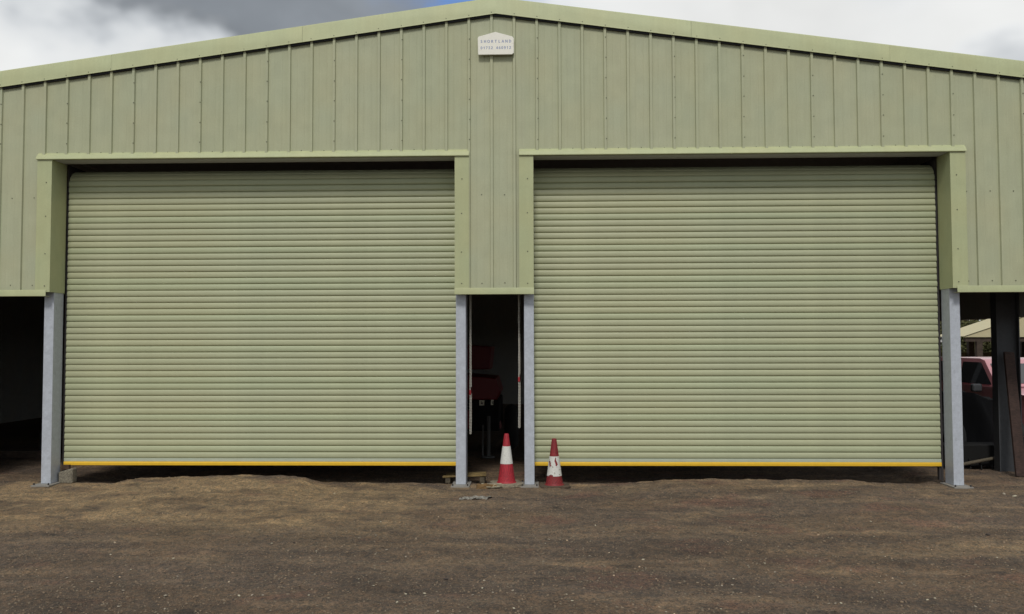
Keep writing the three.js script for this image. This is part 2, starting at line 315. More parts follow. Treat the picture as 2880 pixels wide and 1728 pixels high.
// roof, side and end walls, unseen lean-to added so the side bay looks dark
{
  const zb = -18, up = 0.235;
  for (const s of [-1, 1]) {
    const g = new THREE.BoxGeometry(8.95, 0.06, 18.2, 1, 1, 1), p = g.attributes.position; g.translate(0, 0, -9.15);
    for (let v = 0; v < p.count; v++) { const x = p.getX(v); const X = PX + s * (x + 4.475); p.setY(v, p.getY(v) + vergeY(X) + up - 0.035); p.setX(v, X); }
    if (s < 0) { const id = g.index.array; for (let i = 0; i < id.length; i += 3) { const t = id[i]; id[i] = id[i + 1]; id[i + 1] = t; } }
    g.computeVertexNormals(); part('roof', uvBox(g), roofMat, shed);
  }
  part('side_wall', bx(-8.7, -8.62, 4.0, 6.135, zb, -0.03), innerMat, shed);
  part('side_wall', bx(8.62, 8.70, 2.53, 6.135, zb, -0.03), innerMat, shed);
  part('back_wall', bx(-14, 8.7, -0.1, 6.0, zb - 0.1, zb), innerMat, shed);
  part('back_gable', uvBox(new THREE.ExtrudeGeometry(new THREE.Shape([[-8.69, 6.005], [8.69, 6.005], [8.69, 6.11], [PX, 7.31], [-8.69, 6.11]].map(p => new THREE.Vector2(...p))), { depth: 0.08, bevelEnabled: false }).translate(0, 0, zb - 0.09)), innerMat, shed);
  part('added_lean_to_wall', bx(-14, -13.9, -0.1, 4.70, zb, -0.1), innerMat, shed);
  part('added_lean_to_front', uvBox(new THREE.ExtrudeGeometry(new THREE.Shape([[-14, -0.1], [-8.66, -0.1], [-8.66, 5.78], [-14, 4.70]].map(p => new THREE.Vector2(...p))), { depth: 0.05, bevelEnabled: false }).translate(0, 0, -0.09)), cladMats[0], shed);
  const lr = new THREE.BoxGeometry(5.6, 0.06, 18.1).rotateZ(0.2).translate(-11.3, 5.25, -9.05); part('added_lean_to_roof', uvBox(lr), roofMat, shed);
  for (const z of [-1.62, -6.6, -11.6, -16.6]) {   // portal frame stanchions along the open side
    const c = new THREE.Group(); c.name = 'portal_stanchion'; shed.add(c);
    part('web', bx(8.245, 8.59, -0.03, 5.9, z - 0.005, z + 0.005), frameSteel, c);
    for (const [a, b] of [[8.23, 8.245], [8.59, 8.605]]) part('flange', bx(a, b, -0.03, 5.9, z - 0.09, z + 0.09), frameSteel, c);
  }
  part('door_header_beam', bx(-8.4, 8.4, 4.953, 5.2, -0.30, -0.02), headerMat, shed);
}

// ------------------------------------------------------------------ roller shutter doors
const SP = 0.0968, Zc = -0.40;
const lath = (() => { // one lath, hollow side to the rear
  const p = []; const n = 9;
  p.push([0.000, 0.0015]);
  for (let i = 0; i <= n; i++) { const t = i / n; p.push([0.004 + 0.0125 * Math.pow(Math.sin(Math.PI * Math.pow(t, 0.80)), 0.6), 0.0035 + t * (SP - 0.0065)]); }
  p.push([0.0, SP - 0.002], [-0.005, SP - 0.002], [-0.0085, SP - 0.010], [-0.0085, -0.006], [-0.006, -0.006], [-0.006, 0.0015]); return p;
})();
function rollerDoor(x0, x1, label, tilt, y0) {
  const d = thing('roller_shutter_door', label, 'door', [(x0 + x1) / 2, 0, 0], 'roller shutter doors of the shed');
  const w = (x1 - x0) / 2 - 0.006;
  const bottom = part('bottom_rail', extrudeX([[-0.03, 0.058], [0.012, 0.058], [0.0145, 0.062], [0.0145, 0.103], [0.010, 0.107], [-0.03, 0.107]], -w, w, 0.4), railMat, d);
  part('safety_edge', extrudeX([[-0.035, 0.002], [-0.03, -0.002], [0.015, -0.002], [0.021, 0.002], [0.0225, 0.03], [0.0215, 0.052], [0.016, 0.057], [-0.035, 0.057]], -w, w, 0.8), yellowMat, bottom);
  bottom.position.set(0, y0, Zc);
  const geos = [0, 1, 2, 3].map(() => extrudeX(lath, -w + rr(0, 0.006), w - rr(0, 0.006), 0.9));
  let s = y0 + 0.107, k = 0; const turn = 4.655, R = 0.215;
  while (s < turn + R * 2.6) {
    const m = part('slat', geos[k % 4], slatMats[(k * 7 + (k >> 2)) % 4], d);
    if (s <= turn) { m.position.set(0, s + rr(-0.0008, 0.0008), Zc + rr(-0.0005, 0.0005)); m.rotation.x = rr(-0.004, 0.004); }
    else { const a = (s - turn) / R; m.position.set(0, turn + Math.sin(a) * R, Zc - R + Math.cos(a) * R); m.rotation.x = -a - SP / R / 2; }
    s += SP; k++;
  }
  part('barrel', new THREE.CylinderGeometry(0.17, 0.17, (w + 0.02) * 2, 24).rotateZ(Math.PI / 2).translate(0, turn, Zc - R - 0.01), darkSteel, d);
  for (const sgn of [-1, 1]) {
    const e = sgn * (w + 0.006);
    part('guide_rail', merge([bx(e - (sgn > 0 ? 0.03 : 0.006), e + (sgn > 0 ? 0.006 : 0.03), 0.03, 4.62, Zc - 0.075, Zc - 0.012), bx(e + (sgn > 0 ? -0.006 : -0.03) + (sgn > 0 ? 0.008 : 0), e + (sgn > 0 ? 0.03 : -0.002), 0.03, 4.62, Zc - 0.01, Zc - 0.003)]), darkSteel, d);
    part('end_plate', bx(e - 0.004, e + 0.004, 4.62, 4.95, Zc - 0.48, Zc + 0.02), darkSteel, d);

  }
  return d;
}
rollerDoor(-6.758, -0.58, 'sage green roller shutter door beside the small concrete block', 0, 0.242);
rollerDoor(0.565, 6.755, 'sage green roller shutter door behind the dirty peeling traffic cone', 0, 0.243);

// ------------------------------------------------------------------ sign on the gable
{
  const W = 512, H = 320, c = document.createElement('canvas'); c.width = W; c.height = H; const g = c.getContext('2d');
  g.fillStyle = '#eceadf'; g.fillRect(0, 0, W, H);
  for (let i = 0; i < 60; i++) { g.fillStyle = `rgba(190,186,160,${0.03 + 0.05 * rnd()})`; g.fillRect(rnd() * W, rnd() * H, 6 + rnd() * 60, 3 + rnd() * 20); }
  g.fillStyle = '#7f8cb0'; g.textBaseline = 'middle'; g.textAlign = 'center';
  const row = (s, y, size) => { g.font = `bold ${size}px sans-serif`; const x0 = 52, x1 = W - 52; [...s].forEach((ch, i) => g.fillText(ch, x0 + (x1 - x0) * i / (s.length - 1), y)); };
  row('SHORTLAND', 134, 58); row('01732 460912', 226, 54);
  const t = new THREE.CanvasTexture(c); t.colorSpace = THREE.SRGBColorSpace; t.magFilter = THREE.LinearFilter;
  const x0 = -0.246, x1 = 0.296, y0 = 6.487, ys = 6.757, ya = 6.83;
  const sh = new THREE.Shape([[x0 + 0.006, y0], [x1 - 0.03, y0], [x1, y0 + 0.022], [x1, ys - 0.03], [x1 - 0.02, ys], [PX, ya], [x0 + 0.012, ys + 0.004], [x0, ys - 0.02]].map(p => new THREE.Vector2(...p)));
  const geo = new THREE.ExtrudeGeometry(sh, { depth: 0.026, bevelEnabled: true, bevelSize: 0.002, bevelThickness: 0.002, bevelSegments: 1 }); const uv = geo.attributes.uv, p = geo.attributes.position;
  for (let i = 0; i < uv.count; i++) uv.setXY(i, (p.getX(i) - x0) / (x1 - x0), (p.getY(i) - y0) / (ya - y0));
  const face = new THREE.MeshStandardMaterial({ map: t, roughness: 0.5 }), edge = new THREE.MeshStandardMaterial({ color: new THREE.Color().setRGB(0.75, 0.74, 0.68), roughness: 0.5 });
  const s = thing('name_sign', 'white house shaped sign with faded blue lettering fixed near the ridge', 'sign', [0, y0, 0.056]);
  geo.translate(0, -y0, 0); part('sign_panel', geo, [face, edge], s);
}

// ------------------------------------------------------------------ traffic cones
function cone(pos, label, o) {
  const t = thing('traffic_cone', label, 'cone', pos, 'traffic cones at the middle columns');
  const red = new THREE.MeshStandardMaterial({ color: new THREE.Color().setRGB(...o.red), roughness: 0.6, map: rep(concTex, 2, 2) });
  const dirt = new THREE.MeshStandardMaterial({ color: new THREE.Color().setRGB(...o.base), roughness: 0.95, map: concTex });
  const base = new THREE.Shape(); const b = 0.215; base.moveTo(-b + 0.05, -b); for (const [x, y] of [[b - 0.05, -b], [b, -b + 0.05], [b, b - 0.05], [b - 0.05, b], [-b + 0.05, b], [-b, b - 0.05], [-b, -b + 0.05]]) base.lineTo(x, y);
  if (o.baseH) part('base', uvBox(new THREE.ExtrudeGeometry(base, { depth: o.baseH - 0.012, bevelEnabled: true, bevelSize: 0.008, bevelThickness: 0.006, bevelSegments: 2 }).rotateX(-Math.PI / 2).translate(0, 0.006, 0)), dirt, t).rotation.y = o.turn || 0;
  const r = y => mix(o.r0, o.r1, (y - o.baseH) / (o.h - o.baseH)), L = (pts) => new THREE.LatheGeometry(pts.map(p => new THREE.Vector2(...p)), 40);
  const y0 = o.baseH;
  part('cone_body', L([[r(y0) + 0.02, y0], [r(y0) + 0.012, y0 + 0.006], [r(y0) , y0 + 0.025], [r(y0 + 0.15), y0 + 0.15], [r(o.h - 0.01), o.h - 0.01], [r(o.h) - 0.004, o.h], [r(o.h) - 0.014, o.h - 0.002], [r(o.h) - 0.016, o.h - 0.05]]), red, t);
  // reflective sleeve: torn through on the dirty cone
  const n = 96, mN = 48, P = [], U = [], hole = (a, v) => o.torn && o.torn.some(([ta, tv, ra, rv, ph]) => { const da = a - ta, dv = v - tv; return Math.abs(da) / ra + Math.abs(dv + 0.35 * da * ph) / rv + 0.4 * N3(a * 9, v * 12, ph * 3) < 1; });
  const S = (i, j) => { const a = i / n * Math.PI * 2, v = j / mN, y = mix(o.s0, o.s1, v), q = r(y) + 0.0035; return [Math.sin(a) * q, y, Math.cos(a) * q]; };
  for (let i = 0; i < n; i++) for (let j = 0; j < mN; j++) {
    let a = (i + 0.5) / n * Math.PI * 2; if (a > Math.PI) a -= 2 * Math.PI; if (hole(a, (j + 0.5) / mN)) continue;
    const q = [S(i, j), S(i + 1, j), S(i + 1, j + 1), S(i, j + 1)]; for (const k of [0, 1, 2, 0, 2, 3]) { P.push(...q[k]); U.push((i + (k === 1 || k === 2 ? 1 : 0)) / n, (j + (k > 1 ? 1 : 0)) / mN); }
  }
  const g = new THREE.BufferGeometry(); g.setAttribute('position', new THREE.Float32BufferAttribute(P, 3)); g.setAttribute('uv', new THREE.Float32BufferAttribute(U, 2));
  const st = makeTex(128, (u, v) => { const k = o.torn ? 0.8 * sstep(0.74, 0.95, p16(u, v) * 0.75 + p40(u, v) * 0.3) : 0.3 * sstep(0.85, 1.0, p16(u, v)); const c = 0.93 - 0.08 * p40(u, v); return [mix(c, 0.55, k * 0.8), mix(c, 0.52, k * 0.8), mix(c * 0.98, 0.46, k * 0.8)]; }, true);
  part('reflective_sleeve', toCreasedNormals(g, 0.5), new THREE.MeshStandardMaterial({ color: new THREE.Color().setRGB(0.8, 0.8, 0.78), roughness: 0.45, map: st }), t);
  return t;
}
cone([0.165, ground(0.165, -0.12) + 0.012, -0.12], 'bright red and white traffic cone between the two middle columns', { red: [0.52, 0.022, 0.04], base: [0.36, 0.31, 0.23], baseH: 0.05, r0: 0.13, r1: 0.033, h: 0.775, s0: 0.33, s1: 0.59, turn: 0.25 });
cone([0.883, ground(0.883, -0.1) - 0.035, -0.1], 'dirty traffic cone with torn white sleeve before the roller door', { red: [0.32, 0.022, 0.028], base: [0.13, 0.09, 0.06], baseH: 0.05, r0: 0.128, r1: 0.034, h: 0.735, s0: 0.185, s1: 0.475, turn: 0.1,
  torn: [[0.28, 0.70, 0.3, 0.2, 1], [0.2, 0.82, 0.14, 0.2, -1], [-0.85, 0.63, 0.34, 0.16, 1], [-0.5, 0.03, 0.35, 0.07, 0]] });

// ------------------------------------------------------------------ hand chains hanging in the gap between the columns
{
  const chainMat = new THREE.MeshStandardMaterial({ color: new THREE.Color().setRGB(0.72, 0.70, 0.62), roughness: 0.45, metalness: 0.2 });
  const redMat = new THREE.MeshStandardMaterial({ color: new THREE.Color().setRGB(0.38, 0.03, 0.035), roughness: 0.5 });
  const link = new THREE.TorusGeometry(0.0095, 0.0036, 5, 10).scale(0.85, 1.6, 1.2);
  const strand = (y0, y1, x, z, sway) => { const gs = []; let k = 0; for (let y = y0; y < y1; y += 0.0225, k++) gs.push(link.clone().rotateY(k % 2 ? Math.PI / 2 : 0.2).translate(x + sway * Math.sin((y - y0) * 1.3) + 0.0015 * Math.sin(k * 2.7), y, z)); return merge(gs); };
  const mk = (x, yb, yk, label) => {
    const c = thing('hand_chain', label, 'chain', [x, yb, -0.5], 'hoist chains in the gap between the middle columns');
    part('chain_strand', strand(0.02, 3.4 - yb, -0.004, 0, 0.004), chainMat, c); part('chain_strand', strand(yk - yb + 0.1, 3.4 - yb, 0.013, -0.03, -0.004), chainMat, c);
    part('chain_strand', strand(0.02, yk - yb - 0.02, 0.012, -0.026, 0.003), chainMat, c); part('bottom_link', new THREE.TorusGeometry(0.012, 0.004, 6, 12).rotateY(1.3).translate(0.003, 0.006, -0.012), chainMat, c);
    part('coupling', uvBox(new RoundedBoxGeometry(0.032, 0.075, 0.03, 2, 0.008).translate(0, yk - yb, 0)), redMat, c);
  };
  mk(-0.412, 0.715, 1.36, 'long pale hand chain with red coupling beside the timber pallet'); mk(0.35, 0.81, 1.56, 'pale hand chain with red coupling above the bright clean cone');
}

// ------------------------------------------------------------------ small things by the columns
{
  const p = thing('timber_pallet', 'small yellowish timber pallet on edge of the dark opening', 'pallet', [-0.5, 0, -0.62], null); delete p.userData.group;
  const gy = ground(-0.5, -0.62);
  part('deck_board', rbx(-0.34, 0.335, 0.098, 0.122, 0.0, 0.12, 0.003, 1).translate(0, gy, 0), paleWood, p).rotation.z = 0.035;
  part('deck_board', rbx(-0.30, 0.32, 0.099, 0.121, -0.2, -0.07, 0.003, 1).translate(0, gy, 0), paleWood, p).rotation.z = 0.035;
  for (const x of [-0.3, 0.235]) part('bearer', rbx(x, x + 0.075, 0.0, 0.094, -0.24, 0.1, 0.003, 1).translate(0, gy, 0), greyWood, p);

  const frag = new THREE.BoxGeometry(0.30, 0.065, 0.09, 14, 3, 3), q = frag.attributes.position;
  for (let i = 0; i < q.count; i++) { const x = q.getX(i), e = clamp((x + 0.02) / 0.17); q.setXYZ(i, x + 0.02 * N3(x * 9, q.getY(i) * 40, q.getZ(i) * 30), q.getY(i) * (1 - 0.6 * e) + 0.012 * N3(x * 30, 3, q.getZ(i) * 40), q.getZ(i) * (1 - 0.4 * e) + 0.012 * N3(x * 20, 7, 1)); }
  frag.computeVertexNormals();
  const splint = thing('broken_timber', 'splintered length of broken timber lying between the base plates', 'timber', [-0.12, ground(-0.12, 0.14), 0.14]);
  part('timber_end', uvBox(frag.rotateY(0.1).rotateZ(0.04).translate(0, 0.036, 0)), wood(0.55, 0.34, 0.15), splint);
  const chips = []; for (let i = 0; i < 16; i++) chips.push(new THREE.BoxGeometry(rr(0.07, 0.16), rr(0.006, 0.014), rr(0.02, 0.045)).rotateZ(rr(-0.1, 0.1)).rotateY(rr(-0.3, 0.3)).translate(rr(-0.06, 0.22), 0.066 - 0.05 * (i / 16) + rr(0, 0.008), rr(-0.05, 0.03)));
  const ch = part('pale_splinters', uvBox(merge(chips)), wood(1.0, 0.93, 0.74), splint); ch.userData.label = 'pale torn wood fibres';

  const blk = new RoundedBoxGeometry(0.225, 0.235, 0.15, 4, 0.028), bp = blk.attributes.position;
  for (let i = 0; i < bp.count; i++) { const x = bp.getX(i), y = bp.getY(i); if (x < 0 && y > 0.06) bp.setY(i, y - 0.05 * clamp(-x / 0.06)); bp.setXYZ(i, bp.getX(i) + 0.004 * N3(x * 20, y * 20, 1), bp.getY(i) + 0.004 * N3(x * 16, y * 16, 9), bp.getZ(i)); }
  blk.computeVertexNormals();
  single('concrete_block', uvBox(blk), concMat, 'rough grey concrete block wedged beside the galvanised column foot', 'block', [-6.655, ground(-6.655, -0.33) + 0.11, -0.33]);
  single('rusty_steel_offcut', rbx(-0.06, 0.06, -0.035, 0.035, -0.03, 0.03, 0.004, 1), wood(0.2, 0.12, 0.08), 'small rusty brown offcut resting on the concrete block', 'offcut', [-6.70, ground(-6.655, -0.33) + 0.235, -0.36]);
}

{ // crumpled scrap of grey-white plastic sheet trodden into the gravel
  const sx = -0.24, sz = 0.98, g = new THREE.PlaneGeometry(0.42, 0.2, 42, 20).rotateX(-Math.PI / 2), p = g.attributes.position;
  for (let i = 0; i < p.count; i++) { const x = p.getX(i), z = p.getZ(i), e = 1 + 0.35 * N3(x * 7, 2, z * 9); p.setXYZ(i, x * e, 0.012 + ground(sx + x, sz + z) - ground(sx, sz) + 0.03 * N3(x * 11, 5, z * 13) + 0.012 * N3(x * 30, 5, z * 26), z * e); }
  g.computeVertexNormals();
  single('plastic_scrap', uvBox(g), new THREE.MeshStandardMaterial({ color: new THREE.Color().setRGB(0.34, 0.32, 0.29), roughness: 0.6, map: concTex }), 'crumpled grey white plastic scrap trodden into the gravel', 'scrap', [sx, ground(sx, sz), sz]);
}

// ------------------------------------------------------------------ inside the shed
{
  const redPaint = new THREE.MeshStandardMaterial({ color: new THREE.Color().setRGB(0.18, 0.009, 0.014), roughness: 0.5 }), blackP = new THREE.MeshPhysicalMaterial({ color: new THREE.Color().setRGB(0.014, 0.014, 0.014), roughness: 0.8, specularIntensity: 0.3 }), greyM = new THREE.MeshStandardMaterial({ color: new THREE.Color().setRGB(0.1, 0.1, 0.1), roughness: 0.5 });
  const t = thing('red_farm_machine', 'red farm machine with two white warning labels parked in the dark shed', 'machine', [-0.45, 0, -3.7]);
  const gy = ground(-0.45, -3.7);
  const shell = (pts, d, x, y, z, m, n) => part(n, new THREE.ExtrudeGeometry(new THREE.Shape(pts.map(p => new THREE.Vector2(...p))), { depth: d, bevelEnabled: true, bevelSize: 0.03, bevelThickness: 0.03, bevelSegments: 3 }).translate(x, y, z), m, t);
  shell([[-0.62, 0], [0.28, 0], [0.34, 0.12], [0.26, 0.36], [-0.62, 0.44]], 1.4, 0, 1.05, -1.5, redPaint, 'bonnet');
  shell([[-0.6, 0], [0.1, 0], [0.14, 0.4], [-0.6, 0.46]], 1.2, 0, 1.62, -1.9, redPaint, 'upper_hopper');
  shell([[-0.62, 0], [-0.24, 0], [-0.2, 0.3], [-0.62, 0.34]], 0.6, 0, 0.5, -0.6, redPaint, 'side_guard'); shell([[0.1, 0], [0.34, 0], [0.3, 0.2], [0.12, 0.22]], 0.5, 0, 0.48, -0.7, redPaint, 'side_guard');
  part('chassis', rbx(-0.5, 0.35, 0.42, 1.02, -1.8, -0.05, 0.03, 3), blackP, t);
  part('drawbar_jack', merge([tube([0.15, gy + 0.04, 0.1], [0.15, 0.72, 0.06], 0.035, 14), tube([0.04, gy + 0.05, 0.12], [0.04, 0.55, 0.06], 0.02, 10), new THREE.CylinderGeometry(0.12, 0.13, 0.03, 20).translate(0.14, gy + 0.03, 0.1)]), greyM, t);
  const lc = document.createElement('canvas'); lc.width = lc.height = 64; const g = lc.getContext('2d'); g.fillStyle = '#f2efdc'; g.fillRect(0, 0, 64, 64); g.fillStyle = '#181818'; g.fillRect(20, 12, 8, 34); g.fillRect(20, 40, 26, 8); g.beginPath(); g.moveTo(48, 14); g.lineTo(26, 40); g.lineTo(36, 44); g.fill();
  const lt = new THREE.CanvasTexture(lc); lt.colorSpace = THREE.SRGBColorSpace;
  const lm = new THREE.MeshStandardMaterial({ map: lt, roughness: 0.5 });
  part('warning_label', new THREE.BoxGeometry(0.1, 0.1, 0.003).translate(0.014, 0.965, -0.044), lm, t); part('warning_label', new THREE.BoxGeometry(0.1, 0.1, 0.003).rotateY(1.0).translate(0.22, 0.975, -0.03), lm, t);
  for (const [x, z] of [[-0.78, -0.7], [0.55, -1.4]]) { const w = part('wheel', new THREE.TorusGeometry(0.33, 0.14, 14, 32).rotateY(Math.PI / 2).translate(x, gy + 0.46, z), rubber, t); part('rim', new THREE.CylinderGeometry(0.24, 0.24, 0.12, 20).rotateZ(Math.PI / 2).translate(x, gy + 0.46, z), redPaint, w); }

  // open bay beside the concrete-block column
  const z0 = -3.4, x0 = -8.75, by = ground(x0, z0);
  const churn = thing('milk_churn', 'dull grey metal churn standing in the dark side bay', 'churn', [-8.72, by, z0]);
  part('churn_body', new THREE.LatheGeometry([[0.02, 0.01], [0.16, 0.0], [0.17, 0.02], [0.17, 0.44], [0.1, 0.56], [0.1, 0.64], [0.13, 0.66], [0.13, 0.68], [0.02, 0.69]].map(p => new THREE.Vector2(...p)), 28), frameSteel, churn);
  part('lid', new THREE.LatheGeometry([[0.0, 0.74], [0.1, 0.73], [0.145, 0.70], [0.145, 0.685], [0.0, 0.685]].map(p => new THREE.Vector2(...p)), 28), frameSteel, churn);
  const bd = thing('timber_baulk', 'dark weathered timber baulk lying on the floor of the side bay', 'timber', [-9.4, ground(-9.4, -3.1), -3.1]);
  part('baulk', rbx(-0.9, 0.9, 0, 0.14, -0.08, 0.08, 0.008, 2), darkWood, bd);
  // beside the portal stanchion
  const pk = thing('leaning_plank', 'brown timber plank leaning against the dark steel stanchion', 'plank', [8.27, ground(8.27, -1.0), -1.0]);
  const pg = rbx(-0.085, 0.085, 0, 2.02, -0.02, 0.02, 0.004, 1); part('plank', pg, wood(0.12, 0.07, 0.06), pk).rotation.set(-0.235, 0.1, -0.06);
  const im = thing('harrow_frame', 'black low harrow frame with tilted grey bar beside the stanchion', 'harrow', [8.05, ground(8.05, -2.0), -2.0]);
  part('tine_box', rbx(-0.55, 0.5, 0.06, 0.42, -0.35, 0.1, 0.02, 2), blackP, im); part('tilted_bar', tube([-0.55, 0.06, 0.2], [0.45, 0.26, 0.22], 0.028, 10), greyWood, im);
  for (let i = 0; i < 6; i++) part('tine', tube([-0.5 + i * 0.18, 0.2, 0.12], [-0.52 + i * 0.18, 0.0, 0.2], 0.012, 6), blackP, im);
  // tarpaulin-covered stack between the door column and the stanchion
  const tarp = new THREE.MeshPhysicalMaterial({ color: new THREE.Color().setRGB(0.01, 0.01, 0.011), roughness: 0.9, specularIntensity: 0.25 });
  const tg = new THREE.BoxGeometry(1.5, 1.25, 0.8, 26, 20, 12), tp = tg.attributes.position;
  for (let i = 0; i < tp.count; i++) { const x = tp.getX(i), y = tp.getY(i), z = tp.getZ(i), u = (y + 0.625) / 1.25, f = 0.05 * N3(x * 3, y * 2, z * 3) + 0.02 * N3(x * 9, y * 3, z * 9); tp.setXYZ(i, x * (1.04 - 0.1 * u * u) + f, (y + 0.625) * (1 - 0.1 * sstep(0.1, 0.75, x) * u) + f * 0.8 * u, z * (1.08 - 0.3 * u * u) + f); }
  tg.computeVertexNormals();
  const ts = thing('covered_stack', 'stack under a crumpled black tarpaulin behind the galvanised column', 'tarpaulin', [8.3, ground(8.3, -3.2) - 0.01, -3.2]);
  part('tarpaulin', tg, tarp, ts);
  const ty = thing('spare_tyre', 'black tractor tyre standing behind the leaning plank', 'tyre', [7.85, ground(7.85, -2.55) + 0.44, -2.55]);
  part('tyre', new THREE.TorusGeometry(0.32, 0.13, 14, 36).rotateY(0.5), rubber, ty);
}

// ------------------------------------------------------------------ outside beyond the open side of the shed
{
  const paint = new THREE.MeshPhysicalMaterial({ color: new THREE.Color().setRGB(0.56, 0.24, 0.27), roughness: 0.4, clearcoat: 0.7, clearcoatRoughness: 0.15 });
  const glassM = new THREE.MeshPhysicalMaterial({ color: new THREE.Color().setRGB(0.02, 0.022, 0.025), roughness: 0.06, clearcoat: 1, clearcoatRoughness: 0.03, specularIntensity: 1 });
  const cx = 10.4, cz = -5.0, gy = ground(cx, cz), car = thing('parked_car', 'faded red off-road car parked outside the open side of the shed', 'car', [cx, gy, cz]);
  car.rotation.y = 0.05;
  // body side outline in (z forward, y up): nose at +z
  const loft = (rows, mat, name, parent = car) => { // rows: [z, y, halfwidth] rings of upper outline swept to a closed shell
    const sh = new THREE.Shape(rows.map(r => new THREE.Vector2(r[0], r[1])));
    const g = new THREE.ExtrudeGeometry(sh, { depth: 1, steps: 6, bevelEnabled: false, curveSegments: 8 }); const p = g.attributes.position;
    return { g, p, name, mat, parent };
  };
  const bodyProfile = [[-2.1, 0.45], [-2.12, 0.8], [-2.05, 1.18], [-1.9, 1.27], [0.75, 1.27], [1.0, 1.24], [1.75, 1.16], [2.0, 1.08], [2.08, 0.9], [2.1, 0.5], [1.7, 0.4], [-1.7, 0.4]];
  const mk = (prof, hw, taper, mat, name) => {
    const { g, p } = loft(prof);
    for (let i = 0; i < p.count; i++) { const z = p.getX(i), y = p.getY(i), s = p.getZ(i) * 2 - 1, k = 1 - taper * clamp((y - 1.25) / 0.55), e = Math.sign(s) * (1 - (1 - Math.abs(s)) ** 1.0); const round = 1 - 0.08 * clamp((Math.abs(z) - 1.5) / 0.6) ** 2; p.setXYZ(i, e * hw * k * round, y, z); }
    const idx = g.index; void idx; g.computeVertexNormals(); return part(name, toCreasedNormals(mergeVertices(g), 0.6), mat, car);
  };
  mk(bodyProfile, 0.87, 0, paint, 'body');
  mk([[-1.95, 1.26], [-1.85, 1.74], [-1.6, 1.82], [0.05, 1.82], [0.22, 1.78], [0.8, 1.28]], 0.84, 0.14, paint, 'cabin');
  // glazing as raised panes
  const pane = (pts, name) => { const g = new THREE.BufferGeometry(); const P = []; for (let i = 1; i < pts.length - 1; i++) P.push(...pts[0], ...pts[i], ...pts[i + 1]); g.setAttribute('position', new THREE.Float32BufferAttribute(P, 3)); g.computeVertexNormals(); return part(name, g, glassM, car); };
  const hwAt = y => 0.84 * (1 - 0.14 * clamp((y - 1.25) / 0.55)) + 0.006, zs = y => 0.8 - (y - 1.28) * 1.16 + 0.012;
  pane([[-hwAt(1.34) + 0.09, 1.34, zs(1.34)], [hwAt(1.34) - 0.09, 1.34, zs(1.34)], [hwAt(1.72) - 0.08, 1.72, zs(1.72)], [-hwAt(1.72) + 0.08, 1.72, zs(1.72)]], 'windscreen');
  for (const s of [-1, 1]) { pane([[s * hwAt(1.31), 1.31, -0.55], [s * hwAt(1.31), 1.31, 0.62], [s * hwAt(1.74), 1.74, 0.12], [s * hwAt(1.74), 1.74, -0.55]], 'front_window'); pane([[s * hwAt(1.31), 1.31, -1.75], [s * hwAt(1.31), 1.31, -0.62], [s * hwAt(1.74), 1.74, -0.62], [s * hwAt(1.74), 1.74, -1.7]], 'rear_window');
    part('door_mirror', new RoundedBoxGeometry(0.2, 0.16, 0.12, 3, 0.04).translate(s * 0.99, 1.24, 0.35), frameSteel, car); part('side_lamp', new RoundedBoxGeometry(0.02, 0.05, 0.09, 2, 0.008).translate(s * 0.878, 1.12, 0.95), new THREE.MeshStandardMaterial({ color: 0xd0401a, roughness: 0.3 }), car);
    part('headlight', new RoundedBoxGeometry(0.32, 0.16, 0.06, 3, 0.02).translate(s * 0.58, 0.92, 2.06), new THREE.MeshStandardMaterial({ color: 0xe6e4d8, roughness: 0.25 }), car);
    for (const z of [1.3, -1.3]) { const w = part('wheel', new THREE.TorusGeometry(0.27, 0.1, 12, 30).rotateY(Math.PI / 2).translate(s * 0.8, 0.36, z), rubber, car); part('rim', new THREE.CylinderGeometry(0.21, 0.21, 0.16, 22).rotateZ(Math.PI / 2).translate(s * 0.8, 0.36, z), galvMat, w); } }
  part('bumper', new RoundedBoxGeometry(1.68, 0.18, 0.16, 3, 0.04).translate(0, 0.6, 2.08), darkSteel, car); part('grille_strip', new RoundedBoxGeometry(1.62, 0.1, 0.04, 2, 0.01).translate(0, 1.04, 2.035), new THREE.MeshStandardMaterial({ color: 0xd8d4c4, roughness: 0.4 }), car);

  // open barn with pale hipped roof
  const bz = -18, bA = thing('pole_barn', 'low open barn with pale cream gable sheeting on dark posts', 'barn', [15.95, 0, bz]);
  const tri = (faces) => { const P = []; for (const f of faces) for (let i = 1; i < f.length - 1; i++) P.push(...f[0], ...f[i], ...f[i + 1]); const g = new THREE.BufferGeometry(); g.setAttribute('position', new THREE.Float32BufferAttribute(P, 3)); g.computeVertexNormals(); return uvBox(g); };
  const roofP = new THREE.MeshStandardMaterial({ color: new THREE.Color().setRGB(0.6, 0.54, 0.34), roughness: 0.8, map: rep(sheetTex, 1, 1) });
  const e = 2.27, ap = 3.3, hw = 3.1, dz = 2.2, cxb = 2.95;
  const gab = new THREE.Shape([[cxb - hw, e], [cxb + hw, e], [cxb, ap]].map(p => new THREE.Vector2(...p)));
  part('gable_sheeting', uvBox(new THREE.ExtrudeGeometry(gab, { depth: 0.04, bevelEnabled: false }).translate(0, 0, -0.02)), roofP, bA);
  part('roof', tri([[[cxb - hw, e + 0.03, 0.06], [cxb, ap + 0.03, 0.06], [cxb, ap + 0.03, -dz], [cxb - hw, e + 0.03, -dz]], [[cxb, ap + 0.03, 0.06], [cxb + hw, e + 0.03, 0.06], [cxb + hw, e + 0.03, -dz], [cxb, ap + 0.03, -dz]]]), roofP, bA);
  part('eaves_beam', bx(cxb - hw + 0.1, cxb + hw - 0.1, e - 0.16, e - 0.02, -0.16, -0.04), darkWood, bA);
